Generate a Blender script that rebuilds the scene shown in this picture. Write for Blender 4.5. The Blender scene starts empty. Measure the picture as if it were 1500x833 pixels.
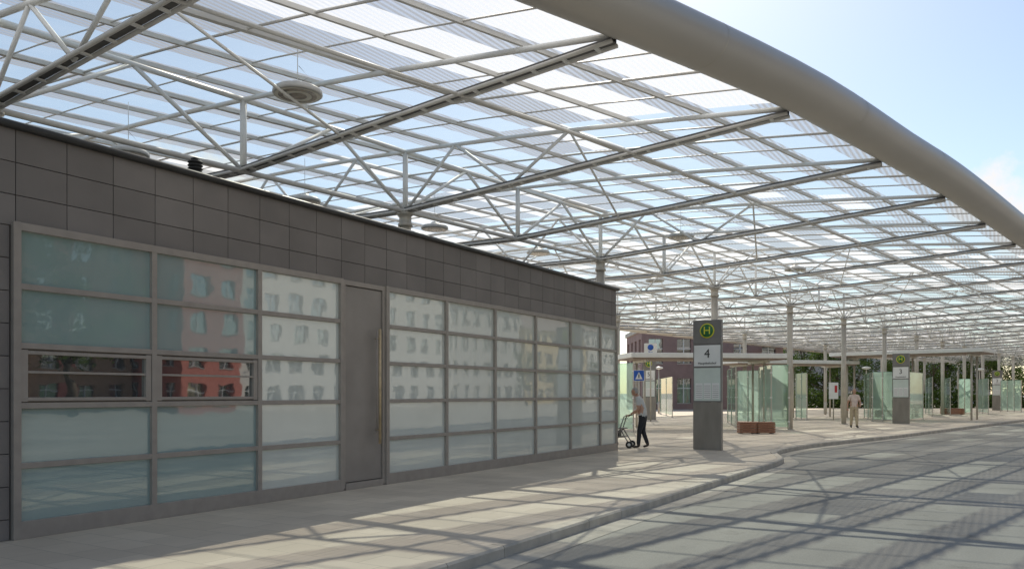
import bpy, bmesh, math, random
from mathutils import Vector, Matrix
random.seed(7)
scene = bpy.context.scene
R = math.radians

# ------------------------------------------------------------------ materials
def new_mat(name):
    m = bpy.data.materials.new(name); m.use_nodes = True
    nt = m.node_tree; nt.nodes.clear()
    out = nt.nodes.new('ShaderNodeOutputMaterial')
    return m, nt, out
def N(nt, t, **kw):
    n = nt.nodes.new(t)
    for k, v in kw.items(): setattr(n, k, v)
    return n
def pmat(name, col, rough=0.6, metal=0.0, var=0.12, scale=3.0, bump=0.0, bscale=40, spec=0.5, coat=0.0, detail=6, stretch=None, var2=None):
    m, nt, out = new_mat(name)
    b = N(nt, 'ShaderNodeBsdfPrincipled')
    tc = N(nt, 'ShaderNodeTexCoord')
    mp = N(nt, 'ShaderNodeMapping')
    if stretch: mp.inputs['Scale'].default_value = stretch
    nt.links.new(tc.outputs['Object'], mp.inputs['Vector'])
    nz = N(nt, 'ShaderNodeTexNoise'); nz.inputs['Scale'].default_value = scale; nz.inputs['Detail'].default_value = detail
    nt.links.new(mp.outputs[0], nz.inputs['Vector'])
    cr = N(nt, 'ShaderNodeValToRGB')
    c = Vector(col)
    cr.color_ramp.elements[0].position = 0.3; cr.color_ramp.elements[1].position = 0.7
    cr.color_ramp.elements[0].color = (*(c*(1-var)), 1)
    c2 = Vector(var2) if var2 else c*(1+var)
    cr.color_ramp.elements[1].color = (*c2, 1)
    nt.links.new(nz.outputs['Fac'], cr.inputs[0])
    nt.links.new(cr.outputs[0], b.inputs['Base Color'])
    b.inputs['Roughness'].default_value = rough
    b.inputs['Metallic'].default_value = metal
    b.inputs['Specular IOR Level'].default_value = spec
    b.inputs['Coat Weight'].default_value = coat
    if bump > 0:
        n2 = N(nt, 'ShaderNodeTexNoise'); n2.inputs['Scale'].default_value = bscale; n2.inputs['Detail'].default_value = 4
        nt.links.new(tc.outputs['Object'], n2.inputs['Vector'])
        bp = N(nt, 'ShaderNodeBump'); bp.inputs['Strength'].default_value = bump; bp.inputs['Distance'].default_value = 0.01
        nt.links.new(n2.outputs['Fac'], bp.inputs['Height']); nt.links.new(bp.outputs[0], b.inputs['Normal'])
    nt.links.new(b.outputs[0], out.inputs[0])
    return m

def asphalt_mat():
    m, nt, out = new_mat('asphalt')
    b = N(nt, 'ShaderNodeBsdfPrincipled'); tc = N(nt, 'ShaderNodeTexCoord')
    big = N(nt, 'ShaderNodeTexNoise'); big.inputs['Scale'].default_value = 0.25; big.inputs['Detail'].default_value = 8
    fine = N(nt, 'ShaderNodeTexNoise'); fine.inputs['Scale'].default_value = 60; fine.inputs['Detail'].default_value = 3
    mp = N(nt, 'ShaderNodeMapping'); mp.inputs['Scale'].default_value = (1.6, 0.12, 1)
    lane = N(nt, 'ShaderNodeTexNoise'); lane.inputs['Scale'].default_value = 1.0; lane.inputs['Detail'].default_value = 5
    nt.links.new(tc.outputs['Object'], mp.inputs[0]); nt.links.new(mp.outputs[0], lane.inputs['Vector'])
    nt.links.new(tc.outputs['Object'], big.inputs['Vector']); nt.links.new(tc.outputs['Object'], fine.inputs['Vector'])
    a1 = N(nt, 'ShaderNodeMath', operation='MULTIPLY_ADD'); a1.inputs[1].default_value = 0.45
    nt.links.new(big.outputs['Fac'], a1.inputs[0])
    a0 = N(nt, 'ShaderNodeMath', operation='MULTIPLY'); a0.inputs[1].default_value = 0.25
    nt.links.new(fine.outputs['Fac'], a0.inputs[0]); nt.links.new(a0.outputs[0], a1.inputs[2])
    a2 = N(nt, 'ShaderNodeMath', operation='MULTIPLY_ADD'); a2.inputs[1].default_value = 0.3
    nt.links.new(lane.outputs['Fac'], a2.inputs[0]); nt.links.new(a1.outputs[0], a2.inputs[2])
    cr = N(nt, 'ShaderNodeValToRGB')
    cr.color_ramp.elements[0].position = 0.38; cr.color_ramp.elements[0].color = (.20, .19, .165, 1)
    cr.color_ramp.elements[1].position = 0.62; cr.color_ramp.elements[1].color = (.33, .315, .27, 1)
    nt.links.new(a2.outputs[0], cr.inputs[0])
    sp = N(nt, 'ShaderNodeTexNoise'); sp.inputs['Scale'].default_value = 2.2; sp.inputs['Detail'].default_value = 7; sp.inputs['Roughness'].default_value = .65
    nt.links.new(tc.outputs['Object'], sp.inputs['Vector'])
    c2 = N(nt, 'ShaderNodeValToRGB'); c2.color_ramp.elements[0].position = .30; c2.color_ramp.elements[0].color = (.72, .71, .70, 1); c2.color_ramp.elements[1].position = .42; c2.color_ramp.elements[1].color = (1, 1, 1, 1)
    nt.links.new(sp.outputs['Fac'], c2.inputs[0])
    mx = N(nt, 'ShaderNodeMix', data_type='RGBA', blend_type='MULTIPLY'); mx.inputs[0].default_value = 1
    nt.links.new(cr.outputs[0], mx.inputs[6]); nt.links.new(c2.outputs[0], mx.inputs[7]); nt.links.new(mx.outputs[2], b.inputs['Base Color'])
    b.inputs['Roughness'].default_value = 0.85
    bp = N(nt, 'ShaderNodeBump'); bp.inputs['Strength'].default_value = 0.5; bp.inputs['Distance'].default_value = 0.01
    nt.links.new(fine.outputs['Fac'], bp.inputs['Height']); nt.links.new(bp.outputs[0], b.inputs['Normal'])
    nt.links.new(b.outputs[0], out.inputs[0]); return m

def paving_mat():
    m, nt, out = new_mat('paving')
    b = N(nt, 'ShaderNodeBsdfPrincipled'); tc = N(nt, 'ShaderNodeTexCoord')
    br = N(nt, 'ShaderNodeTexBrick'); br.inputs['Scale'].default_value = 1.0
    br.inputs['Brick Width'].default_value = 0.6; br.inputs['Row Height'].default_value = 0.4
    br.inputs['Mortar Size'].default_value = 0.005; br.inputs['Mortar Smooth'].default_value = 0.3
    br.inputs['Color1'].default_value = (.56, .485, .385, 1); br.inputs['Color2'].default_value = (.64, .56, .45, 1)
    br.inputs['Mortar'].default_value = (.40, .35, .28, 1)
    nt.links.new(tc.outputs['Object'], br.inputs['Vector'])
    nz = N(nt, 'ShaderNodeTexNoise'); nz.inputs['Scale'].default_value = 0.7; nz.inputs['Detail'].default_value = 8
    nt.links.new(tc.outputs['Object'], nz.inputs['Vector'])
    cr = N(nt, 'ShaderNodeValToRGB')
    cr.color_ramp.elements[0].position = .3; cr.color_ramp.elements[0].color = (.80, .79, .78, 1)
    cr.color_ramp.elements[1].position = .7; cr.color_ramp.elements[1].color = (1.05, 1.04, 1.02, 1)
    nt.links.new(nz.outputs['Fac'], cr.inputs[0])
    mx = N(nt, 'ShaderNodeMix', data_type='RGBA', blend_type='MULTIPLY'); mx.inputs[0].default_value = 1
    nt.links.new(br.outputs['Color'], mx.inputs[6]); nt.links.new(cr.outputs[0], mx.inputs[7])
    nt.links.new(mx.outputs[2], b.inputs['Base Color']); b.inputs['Roughness'].default_value = .8
    n2 = N(nt, 'ShaderNodeTexNoise'); n2.inputs['Scale'].default_value = 80
    nt.links.new(tc.outputs['Object'], n2.inputs['Vector'])
    bp = N(nt, 'ShaderNodeBump'); bp.inputs['Strength'].default_value = .25; bp.inputs['Distance'].default_value = .01
    nt.links.new(n2.outputs['Fac'], bp.inputs['Height']); nt.links.new(bp.outputs[0], b.inputs['Normal'])
    nt.links.new(b.outputs[0], out.inputs[0]); return m

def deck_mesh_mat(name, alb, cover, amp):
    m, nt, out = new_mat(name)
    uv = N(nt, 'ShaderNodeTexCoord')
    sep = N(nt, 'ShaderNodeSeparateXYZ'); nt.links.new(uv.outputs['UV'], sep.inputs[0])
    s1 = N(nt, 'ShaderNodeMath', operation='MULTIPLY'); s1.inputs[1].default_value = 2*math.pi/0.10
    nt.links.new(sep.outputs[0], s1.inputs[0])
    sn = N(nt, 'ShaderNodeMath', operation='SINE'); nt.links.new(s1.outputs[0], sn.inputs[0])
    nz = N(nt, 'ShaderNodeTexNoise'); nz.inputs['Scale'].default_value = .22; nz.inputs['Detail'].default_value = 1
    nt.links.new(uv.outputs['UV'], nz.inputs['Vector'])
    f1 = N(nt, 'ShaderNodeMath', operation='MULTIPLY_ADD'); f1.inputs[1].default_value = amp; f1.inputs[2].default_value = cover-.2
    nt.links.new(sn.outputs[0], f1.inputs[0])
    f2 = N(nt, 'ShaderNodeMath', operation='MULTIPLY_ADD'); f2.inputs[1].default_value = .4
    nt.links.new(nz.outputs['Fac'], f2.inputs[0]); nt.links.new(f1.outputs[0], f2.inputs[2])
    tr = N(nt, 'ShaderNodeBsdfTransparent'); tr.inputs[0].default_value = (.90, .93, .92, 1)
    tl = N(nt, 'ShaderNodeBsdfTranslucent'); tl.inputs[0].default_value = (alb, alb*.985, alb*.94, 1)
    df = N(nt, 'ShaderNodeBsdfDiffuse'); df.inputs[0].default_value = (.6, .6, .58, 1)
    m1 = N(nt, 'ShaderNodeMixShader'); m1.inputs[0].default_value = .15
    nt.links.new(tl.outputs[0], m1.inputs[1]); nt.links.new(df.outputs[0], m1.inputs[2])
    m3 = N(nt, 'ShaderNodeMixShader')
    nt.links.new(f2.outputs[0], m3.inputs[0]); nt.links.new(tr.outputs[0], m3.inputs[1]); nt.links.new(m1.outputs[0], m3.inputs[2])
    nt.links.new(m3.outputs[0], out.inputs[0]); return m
def glass_mat(name, tint, gloss=.1, dif=.08, difcol=(.8, .85, .85), fres=True):
    m, nt, out = new_mat(name)
    tr = N(nt, 'ShaderNodeBsdfTransparent'); tr.inputs[0].default_value = (*tint, 1)
    gl = N(nt, 'ShaderNodeBsdfGlossy'); gl.inputs['Roughness'].default_value = .03
    tl = N(nt, 'ShaderNodeBsdfTranslucent'); tl.inputs[0].default_value = (*difcol, 1)
    m1 = N(nt, 'ShaderNodeMixShader'); m1.inputs[0].default_value = dif
    nt.links.new(tr.outputs[0], m1.inputs[1]); nt.links.new(tl.outputs[0], m1.inputs[2])
    m2 = N(nt, 'ShaderNodeMixShader')
    if fres:
        lw = N(nt, 'ShaderNodeLayerWeight'); lw.inputs[0].default_value = gloss*2
        nt.links.new(lw.outputs['Fresnel'], m2.inputs[0])
    else: m2.inputs[0].default_value = gloss
    nt.links.new(m1.outputs[0], m2.inputs[1]); nt.links.new(gl.outputs[0], m2.inputs[2])
    nt.links.new(m2.outputs[0], out.inputs[0]); return m
def pane_mat(name, col, mixf=.25, rough=.02):
    m, nt, out = new_mat(name)
    tc = N(nt, 'ShaderNodeTexCoord')
    nz = N(nt, 'ShaderNodeTexNoise'); nz.inputs['Scale'].default_value = 1.1; nz.inputs['Detail'].default_value = 3
    nt.links.new(tc.outputs['Object'], nz.inputs['Vector'])
    cr = N(nt, 'ShaderNodeValToRGB'); c = Vector(col)
    cr.color_ramp.elements[0].color = (*(c*.86), 1); cr.color_ramp.elements[1].color = (*(c*1.1), 1)
    nt.links.new(nz.outputs['Fac'], cr.inputs[0])
    d = N(nt, 'ShaderNodeBsdfDiffuse'); nt.links.new(cr.outputs[0], d.inputs[0])
    g = N(nt, 'ShaderNodeBsdfGlossy'); g.inputs['Roughness'].default_value = rough; g.inputs[0].default_value = (.95, .98, .97, 1)
    bp = N(nt, 'ShaderNodeBump'); bp.inputs['Strength'].default_value = .05; bp.inputs['Distance'].default_value = .05
    nt.links.new(nz.outputs['Fac'], bp.inputs['Height']); nt.links.new(bp.outputs[0], g.inputs['Normal'])
    lw = N(nt, 'ShaderNodeLayerWeight'); lw.inputs[0].default_value = .3
    ma = N(nt, 'ShaderNodeMath', operation='MULTIPLY_ADD'); ma.inputs[1].default_value = .5; ma.inputs[2].default_value = mixf
    nt.links.new(lw.outputs['Fresnel'], ma.inputs[0])
    mx = N(nt, 'ShaderNodeMixShader'); nt.links.new(ma.outputs[0], mx.inputs[0])
    nt.links.new(d.outputs[0], mx.inputs[1]); nt.links.new(g.outputs[0], mx.inputs[2])
    nt.links.new(mx.outputs[0], out.inputs[0]); return m
def leaf_mat():
    m, nt, out = new_mat('foliage')
    tc = N(nt, 'ShaderNodeTexCoord'); nz = N(nt, 'ShaderNodeTexNoise'); nz.inputs['Scale'].default_value = .9; nz.inputs['Detail'].default_value = 5
    nt.links.new(tc.outputs['Object'], nz.inputs['Vector'])
    cr = N(nt, 'ShaderNodeValToRGB')
    cr.color_ramp.elements[0].position = .35; cr.color_ramp.elements[0].color = (.04, .065, .02, 1)
    cr.color_ramp.elements[1].position = .65; cr.color_ramp.elements[1].color = (.10, .15, .04, 1)
    nt.links.new(nz.outputs['Fac'], cr.inputs[0])
    d = N(nt, 'ShaderNodeBsdfDiffuse'); t = N(nt, 'ShaderNodeBsdfTranslucent')
    nt.links.new(cr.outputs[0], d.inputs[0]); nt.links.new(cr.outputs[0], t.inputs[0])
    mx = N(nt, 'ShaderNodeMixShader'); mx.inputs[0].default_value = .4
    nt.links.new(d.outputs[0], mx.inputs[1]); nt.links.new(t.outputs[0], mx.inputs[2])
    nt.links.new(mx.outputs[0], out.inputs[0]); return m

M = dict(
 asphalt=asphalt_mat(), paving=paving_mat(),
 kerb=pmat('kerb_stone', (.48, .425, .345), .8, var=.18, scale=4, bump=.3),
 gutter=pmat('gutter', (.41, .375, .31), .85, var=.15, scale=5, bump=.3),
 clad=pmat('fibre_cement', (.185, .163, .146), .6, var=.10, scale=1.6, bump=.1),
 clad2=pmat('fibre_cement_b', (.205, .181, .163), .55, var=.10, scale=1.6, bump=.1),
 back=pmat('joint_dark', (.03, .028, .026), .8),
 coping=pmat('coping', (.035, .034, .033), .45),
 frame=pmat('window_frame_paint', (.33, .29, .25), .42, metal=.1, var=.08, scale=6),
 door=pmat('door_paint', (.28, .25, .22), .38, metal=.1, var=.1, scale=2),
 bronze=pmat('bronze', (.55, .42, .25), .4, metal=.25, var=.2, scale=10),
 paneA=pane_mat('frosted_glass_teal', (.30, .39, .365), .15),
 paneB=pane_mat('frosted_glass_pale', (.62, .65, .59), .20),
 paneC=pane_mat('clear_window', (.05, .055, .055), .3),
 steel=pmat('steel_paint', (.74, .72, .68), .5, metal=.0, var=.06, scale=4),
 tube=pmat('edge_tube_paint', (.52, .48, .43), .42, metal=.1, var=.04, scale=.8),
 strut=pmat('strut_paint', (.86, .86, .83), .5, metal=0, var=.04),
 rail=pmat('glazing_rail', (.13, .125, .12), .5, metal=.0),
 column=pmat('column_steel', (.52, .48, .41), .4, metal=.2, var=.1, scale=3),
 deckm=deck_mesh_mat('expanded_metal_glass', .38, .66, .20), deckglare=deck_mesh_mat('glare_mesh_glass', .93, .78, .12), deckc=glass_mat('deck_glass', (.74, .82, .82), .035, .25, (.74, .78, .76), False),  # second mesh glass is whitened in its colour to stand for sun glare
 screen=glass_mat('screen_glass', (.60, .82, .71), .10, .50, (.68, .90, .77)),
 screen_edge=pmat('glass_edge', (.3, .55, .45), .2),
 pillar=pmat('pillar_steel', (.26, .235, .205), .4, metal=.2, var=.12, scale=5, stretch=(1, 1, .3)),
 pillar_top=pmat('pillar_top', (.2, .19, .18), .4),
 white=pmat('white_panel', (.8, .8, .78), .4, var=.04),
 pale=pmat('timetable_glass', (.62, .68, .63), .15, var=.06),
 black=pmat('black_rubber', (.02, .02, .02), .6), dark=pmat('dark_text', (.035, .035, .035), .5),
 green=pmat('sign_green', (.02, .16, .05), .4), yellow=pmat('sign_yellow', (.75, .72, .05), .4),
 blue=pmat('sign_blue', (.02, .11, .5), .4), red=pmat('sign_red', (.5, .03, .03), .4),
 wood=pmat('bench_wood', (.30, .14, .08), .6, var=.35, scale=12, stretch=(1, 8, 8)),
 soffit=pmat('soffit_brown', (.30, .22, .18), .6),
 concrete=pmat('concrete', (.45, .42, .37), .8, var=.15), lampm=pmat('lamp_housing', (.62, .62, .60), .4, metal=.0),
 lampglass=pmat('lamp_glass', (.36, .30, .23), .25, coat=.3, var=.5, scale=9),
 lampring=pmat('lamp_reflector', (.75, .72, .62), .3, metal=.0),
 bark=pmat('bark', (.09, .07, .05), .9, var=.3, scale=8, bump=.5), leaf=leaf_mat(),
 brick=pmat('red_render', (.27, .185, .17), .85, var=.12, scale=1.2), roofdark=pmat('roof_tiles', (.13, .09, .08), .8, var=.25),
 skin=pmat('skin', (.50, .29, .20), .5, var=.06), hair=pmat('grey_hair', (.38, .36, .33), .8, var=.25, scale=30),
 shirt=pmat('shirt_grey', (.55, .55, .52), .8, var=.12, scale=9), trouser=pmat('trousers_dark', (.025, .027, .032), .85),
 beige=pmat('trousers_beige', (.5, .41, .28), .85, var=.1, scale=9), pink=pmat('shirt_pale', (.66, .54, .47), .8, var=.1, scale=9),
 shoe=pmat('shoe', (.04, .03, .025), .5), eye=pmat('eye', (.03, .02, .015), .2), lip=pmat('lip', (.36, .15, .12), .5),
)

# ------------------------------------------------------------------ mesh builder
class MB:
    def __init__(s): s.v = []; s.f = []; s.m = []; s.mats = []; s.sm = []
    def mi(s, mat):
        if mat not in s.mats: s.mats.append(mat)
        return s.mats.index(mat)
    def add(s, vs, fs, mat, smooth=False):
        o = len(s.v); s.v += [tuple(p) for p in vs]; i = s.mi(mat)
        for f in fs: s.f.append([o+k for k in f]); s.m.append(i); s.sm.append(smooth)
    def box(s, c, d, mat, rz=0, bev=0):
        x, y, z = d[0]/2, d[1]/2, d[2]/2; cs, sn = math.cos(rz), math.sin(rz)
        def T(a, b, e): return (c[0]+a*cs-b*sn, c[1]+a*sn+b*cs, c[2]+e)
        if bev <= 0:
            vs = [T(a, b, e) for e in (-z, z) for a, b in ((-x, -y), (x, -y), (x, y), (-x, y))]
            s.add(vs, [(3, 2, 1, 0), (4, 5, 6, 7), (0, 1, 5, 4), (1, 2, 6, 5), (2, 3, 7, 6), (3, 0, 4, 7)], mat)
        else:
            vs = []
            for e, k in ((-z, bev), (-z+bev, 0), (z-bev, 0), (z, bev)):
                vs += [T(a, b, e) for a, b in ((-x+k, -y+k), (x-k, -y+k), (x-k, y-k), (-x+k, y-k))]
            fs = [(3, 2, 1, 0), (12, 13, 14, 15)]
            for r in range(3):
                for j in range(4): a = r*4+j; b = r*4+(j+1) % 4; fs.append((a, b, b+4, a+4))
            s.add(vs, fs, mat)
    def bx(s, x0, x1, y0, y1, z0, z1, mat, bev=0):
        s.box(((x0+x1)/2, (y0+y1)/2, (z0+z1)/2), (abs(x1-x0), abs(y1-y0), abs(z1-z0)), mat, 0, bev)
    def tube(s, pts, r, mat, n=8, cap=True):
        pts = [Vector(p) for p in pts]; rs = r if isinstance(r, (list, tuple)) else [r]*len(pts)
        vs = []; ref = None
        for i, p in enumerate(pts):
            a = pts[max(i-1, 0)]; b = pts[min(i+1, len(pts)-1)]; t = (b-a).normalized()
            if ref is None: ref = Vector((0, 0, 1)) if abs(t.z) < .9 else Vector((1, 0, 0))
            u = t.cross(ref).normalized(); w = u.cross(t)
            for k in range(n):
                an = 2*math.pi*k/n; vs.append(p+(u*math.cos(an)+w*math.sin(an))*rs[i])
        fs = []
        for i in range(len(pts)-1):
            for k in range(n): a = i*n+k; b = i*n+(k+1) % n; fs.append((a, b, b+n, a+n))
        if cap: fs.append(tuple(range(n))[::-1]); fs.append(tuple(range((len(pts)-1)*n, len(pts)*n)))
        s.add(vs, fs, mat, True)
    def lathe(s, c, prof, mat, n=20, axis=None):
        vs = []
        ax = Matrix.Identity(3) if axis is None else Vector(axis).to_track_quat('Z', 'Y').to_matrix()
        for r, z in prof:
            for k in range(n):
                a = 2*math.pi*k/n; vs.append(Vector(c)+ax@Vector((r*math.cos(a), r*math.sin(a), z)))
        fs = []
        for i in range(len(prof)-1):
            for k in range(n): a = i*n+k; b = i*n+(k+1) % n; fs.append((a, b, b+n, a+n))
        fs.append(tuple(range(n))[::-1]); fs.append(tuple(range((len(prof)-1)*n, len(prof)*n)))
        s.add(vs, fs, mat, True)
    def ell(s, c, r, mat, nu=14, nv=9, rot=None):
        vs = []; 
        for j in range(1, nv):
            ph = math.pi*j/nv
            for i in range(nu):
                th = 2*math.pi*i/nu; p = Vector((r[0]*math.sin(ph)*math.cos(th), r[1]*math.sin(ph)*math.sin(th), r[2]*math.cos(ph)))
                if rot: p = rot@p
                vs.append(Vector(c)+p)
        t = Vector((0, 0, r[2])); b = Vector((0, 0, -r[2]))
        if rot: t = rot@t; b = rot@b
        vs += [Vector(c)+t, Vector(c)+b]; fs = []
        for j in range(nv-2):
            for i in range(nu): a = j*nu+i; b2 = j*nu+(i+1) % nu; fs.append((a, a+nu, b2+nu, b2))
        L = (nv-1)*nu
        for i in range(nu): fs.append((L, i, (i+1) % nu)); fs.append((L+1, (nv-2)*nu+(i+1) % nu, (nv-2)*nu+i))
        s.add(vs, fs, mat, True)
    def build(s, name, parent=None, loc=None, rz=0):
        me = bpy.data.meshes.new(name); me.from_pydata(s.v, [], s.f)
        for m in s.mats: me.materials.append(m)
        me.polygons.foreach_set('material_index', s.m); me.polygons.foreach_set('use_smooth', s.sm)
        me.update(); ob = bpy.data.objects.new(name, me); scene.collection.objects.link(ob)
        if parent: ob.parent = parent
        if loc: ob.location = loc
        ob.rotation_euler[2] = rz
        return ob
def empty(name, loc=(0, 0, 0), rz=0):
    e = bpy.data.objects.new(name, None); e.empty_display_size = .3; scene.collection.objects.link(e)
    e.location = loc; e.rotation_euler[2] = rz; return e
def text(body, size, loc, rot, mat, parent, name='lettering', al='CENTER'):
    cu = bpy.data.curves.new(name, 'FONT'); cu.body = body; cu.size = size; cu.align_x = al; cu.align_y = 'CENTER'; cu.extrude = .003
    cu.materials.append(mat); ob = bpy.data.objects.new(name, cu); scene.collection.objects.link(ob)
    ob.location = loc; ob.rotation_euler = rot; ob.parent = parent; return ob

# ------------------------------------------------------------------ camera
H = 1.58; F = 1168.0; YAW = math.atan2(711, 1168)
cam = bpy.data.cameras.new('camera'); co = bpy.data.objects.new('camera', cam); scene.collection.objects.link(co)
co.location = (0, 0, H); co.rotation_euler = (R(90), 0, YAW)
cam.sensor_width = 36; cam.lens = F/1500*36; cam.shift_y = (575-416.5)/1500; cam.clip_end = 5000; cam.clip_start = .05
scene.camera = co
CS, SN = math.cos(YAW), math.sin(YAW)
def cw(px, zc):    # survey helper: bearing/distance -> world XY
    l = (px-750)/F*zc
    return (CS*l - SN*zc, SN*l + CS*zc)

# ------------------------------------------------------------------ ground
m = MB(); m.add([(-900, -900, -.12), (900, -900, -.12), (900, 1400, -.12), (-900, 1400, -.12)], [(0, 1, 2, 3)], M['asphalt'])
m.build('road')
kp = [(-4.35, -40), (-4.35, 0), (-4.35, 10), (-4.35, 18.6), (-4.38, 19.6), (-4.5, 20.3), (-4.75, 21.0), (-5.05, 21.9), (-5.15, 23.0), (-5.1, 24.2), (-4.85, 26.2), (-4.1, 29.4), (-3.2, 33), (-1.4, 42), (2.0, 59), (5.5, 75), (12, 100), (21, 130), (40, 180)]
def catmull(P, n=5):
    out = []
    for i in range(len(P)-1):
        p0 = P[max(i-1, 0)]; p1 = P[i]; p2 = P[i+1]; p3 = P[min(i+2, len(P)-1)]
        for k in range(n):
            t = k/n
            out.append(tuple(.5*((2*p1[a])+(-p0[a]+p2[a])*t+(2*p0[a]-5*p1[a]+4*p2[a]-p3[a])*t*t+(-p0[a]+3*p1[a]-3*p2[a]+p3[a])*t**3) for a in range(len(p1))))
    out.append(P[-1]); return out
kc = kp[:3]+catmull(kp[3:], 4)
def offs(P, d):
    out = []
    for i, p in enumerate(P):
        a = Vector(P[max(i-1, 0)]); b = Vector(P[min(i+1, len(P)-1)]); t = (b-a).normalized(); out.append((p[0]-t.y*d, p[1]+t.x*d))
    return out
ki = offs(kc, .16)
m = MB(); vs = []; fs = []
for p in ki: vs += [(-160, p[1], 0), (p[0], p[1], 0)]
for i in range(len(ki)-1): fs.append((2*i, 2*i+1, 2*i+3, 2*i+2))
m.add(vs, fs, M['paving']); m.build('pavement')
m = MB()
def resample(P, step):
    out = [Vector(P[0])]; acc = 0
    for i in range(len(P)-1):
        a = Vector(P[i]); b = Vector(P[i+1]); L = (b-a).length; d = step-acc
        while d <= L: out.append(a+(b-a)*(d/L)); d += step
        acc = (L-(d-step))
    return out
kr = resample(kc[1:], 1.0)
for i in range(len(kr)-1):
    a, b = kr[i], kr[i+1]; t = (b-a).normalized(); n = Vector((-t.y, t.x)); g = .005
    a2 = a+t*g; b2 = b-t*g; dz = random.uniform(-.002, .002)
    pr = [(0, -.13), (0, -.02), (.02, .004), (.165, .004), (.165, -.13)]
    vs = [(q.x+n.x*o, q.y+n.y*o, z+dz) for q in (a2, b2) for o, z in pr]
    m.add(vs, [(0, 5, 6, 1), (1, 6, 7, 2), (2, 7, 8, 3), (3, 8, 9, 4), (0, 1, 2, 3, 4), (9, 8, 7, 6, 5)], M['kerb'])
m.build('kerb')
m = MB(); go = offs(kc, -.34); vs = []; fs = []
for p, q in zip(kc, go): vs += [(p[0], p[1], -.116), (q[0], q[1], -.116)]
for i in range(len(kc)-1): fs.append((2*i, 2*i+2, 2*i+3, 2*i+1))
m.add(vs, fs, M['gutter']); m.build('gutter')
# ------------------------------------------------------------------ service building
FX = -9.04; bld = empty('service_building')
Y0, Y1 = -6.0, 20.42; ZT = 4.42
m = MB(); m.bx(-17.5, FX-.05, Y0, Y1-.05, 0, ZT-.06, M['back']); m.build('core', bld)
m = MB(); m.bx(-17.55, FX+.03, Y0-.05, Y1+.06, ZT, ZT+.03, M['coping'])
m.tube([(FX+.03, Y0, ZT+.03), (FX+.03, Y1+.08, ZT+.03)], .045, M['coping'], 10)
m.tube([(FX+.03, Y1+.06, ZT+.03), (-17.5, Y1+.06, ZT+.03)], .045, M['coping'], 10)
m.build('coping', bld)
m = MB(); zr = [4.415, 4.06, 3.71, 3.375]; W = .5555; g = .0045
def tile(y0, y1, z0, z1): m.bx(FX-.05, FX+random.uniform(-.001, .001), y0+g, y1-g, z0+g, z1-g, M['clad'] if random.random() < .6 else M['clad2'], 0)
for r in range(3):
    y = 4.56-W*22
    while y < Y1:
        a, b = max(y, Y0), min(y+W, Y1)
        if b-a > .03: tile(a, b, zr[r+1], zr[r])
        y += W
z = 3.375
while z > .05:
    z2 = max(z-.35, .0); y = 4.56-W*22
    while y < 4.5:
        a, b = max(y, Y0), min(y+W, 4.5)
        if b-a > .03: tile(a, b, z2, z)
        y += W
    z = z2
z = 4.415
while z > .05:
    z2 = max(z-.35, 0); x = -17.5
    while x < FX:
        a, b = max(x, -17.5), min(x+W, FX-.052)
        if b-a > .03: m.bx(a+g, b-g, Y1-.05, Y1, z2+g, z-g, M['clad'])
        x += W
    z = z2
m.build('cladding', bld)
rows = [3.36, 2.73, 2.09, 1.44, .79, .16]
colsA = [4.56, 6.19, 7.86, 9.53]; colsB = [10.66, 12.40, 14.13, 15.86, 17.60, 19.33, 20.39]
fr = MB(); pn = MB()
def bar(y0, y1, z0, z1, d=.045): fr.bx(FX-.06, FX+d, y0, y1, z0, z1, M['frame'], .004)
hw = .035
def glazing(cols, darkcols):
    for i, y in enumerate(cols):
        if i == 0: bar(y-.045, y+hw, .0, 3.42, .05)
        elif i == len(cols)-1: bar(y-hw, y+.03, .0, 3.42, .05)
        else: bar(y-hw, y+hw, .16, 3.36)
    for z in rows[1:-1]:
        for i in range(len(cols)-1): bar(cols[i]+hw, cols[i+1]-hw, z-.032, z+.032, .042)
    bar(cols[0]+hw, cols[-1]-hw, 3.33, 3.418, .048); bar(cols[0]+hw, cols[-1]-hw, 0.0, .19, .046)
    for i in range(len(cols)-1):
        for j in range(5):
            a, b = cols[i]+.02, cols[i+1]-.02; t, bt = rows[j]-.02, rows[j+1]+.02
            if darkcols and i < 2 and j == 2:
                mid = (t+bt)/2
                for (za, zb) in ((t-.07, t-.03), (bt+.03, bt+.07)): fr.bx(FX-.05, FX+.035, a+.05, b-.05, za, zb, M['frame'], .004)
                for (ya, yb) in ((a+.02, a+.09), (b-.09, b-.02)): fr.bx(FX-.05, FX+.036, ya, yb, bt+.02, t-.02, M['frame'], .004)
                fr.bx(FX-.05, FX+.03, a+.09, b-.09, mid+.03, mid+.055, M['frame'])
                fr.bx(FX-.055, FX-.03, a, b, bt, t, M['frame'])
                pn.bx(FX-.05, FX-.01, a+.09, b-.09, bt+.07, mid+.03, M['paneC']); pn.bx(FX-.05, FX-.006, a+.09, b-.09, mid+.055, t-.07, M['paneC'])
            else:
                k = random.uniform(-.002, .002)
                pn.add([(FX-.004+k, a, bt), (FX-.004-k, b, bt), (FX-.004-k, b, t), (FX-.004+k, a, t)], [(0, 1, 2, 3)], M['paneA'] if (darkcols and i < 2) else M['paneB'])
glazing(colsA, True); glazing(colsB, False)
fr.build('window_frames', bld); pn.build('window_panes', bld)
m = MB(); ya, yb = 9.563, 10.615
m.bx(FX-.05, FX+.02, ya, ya+.07, .02, 3.41, M['frame'], .004); m.bx(FX-.05, FX+.02, yb-.07, yb, .02, 3.41, M['frame'], .004)
m.bx(FX-.05, FX+.02, ya+.07, yb-.07, 3.33, 3.41, M['frame'], .004)
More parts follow.
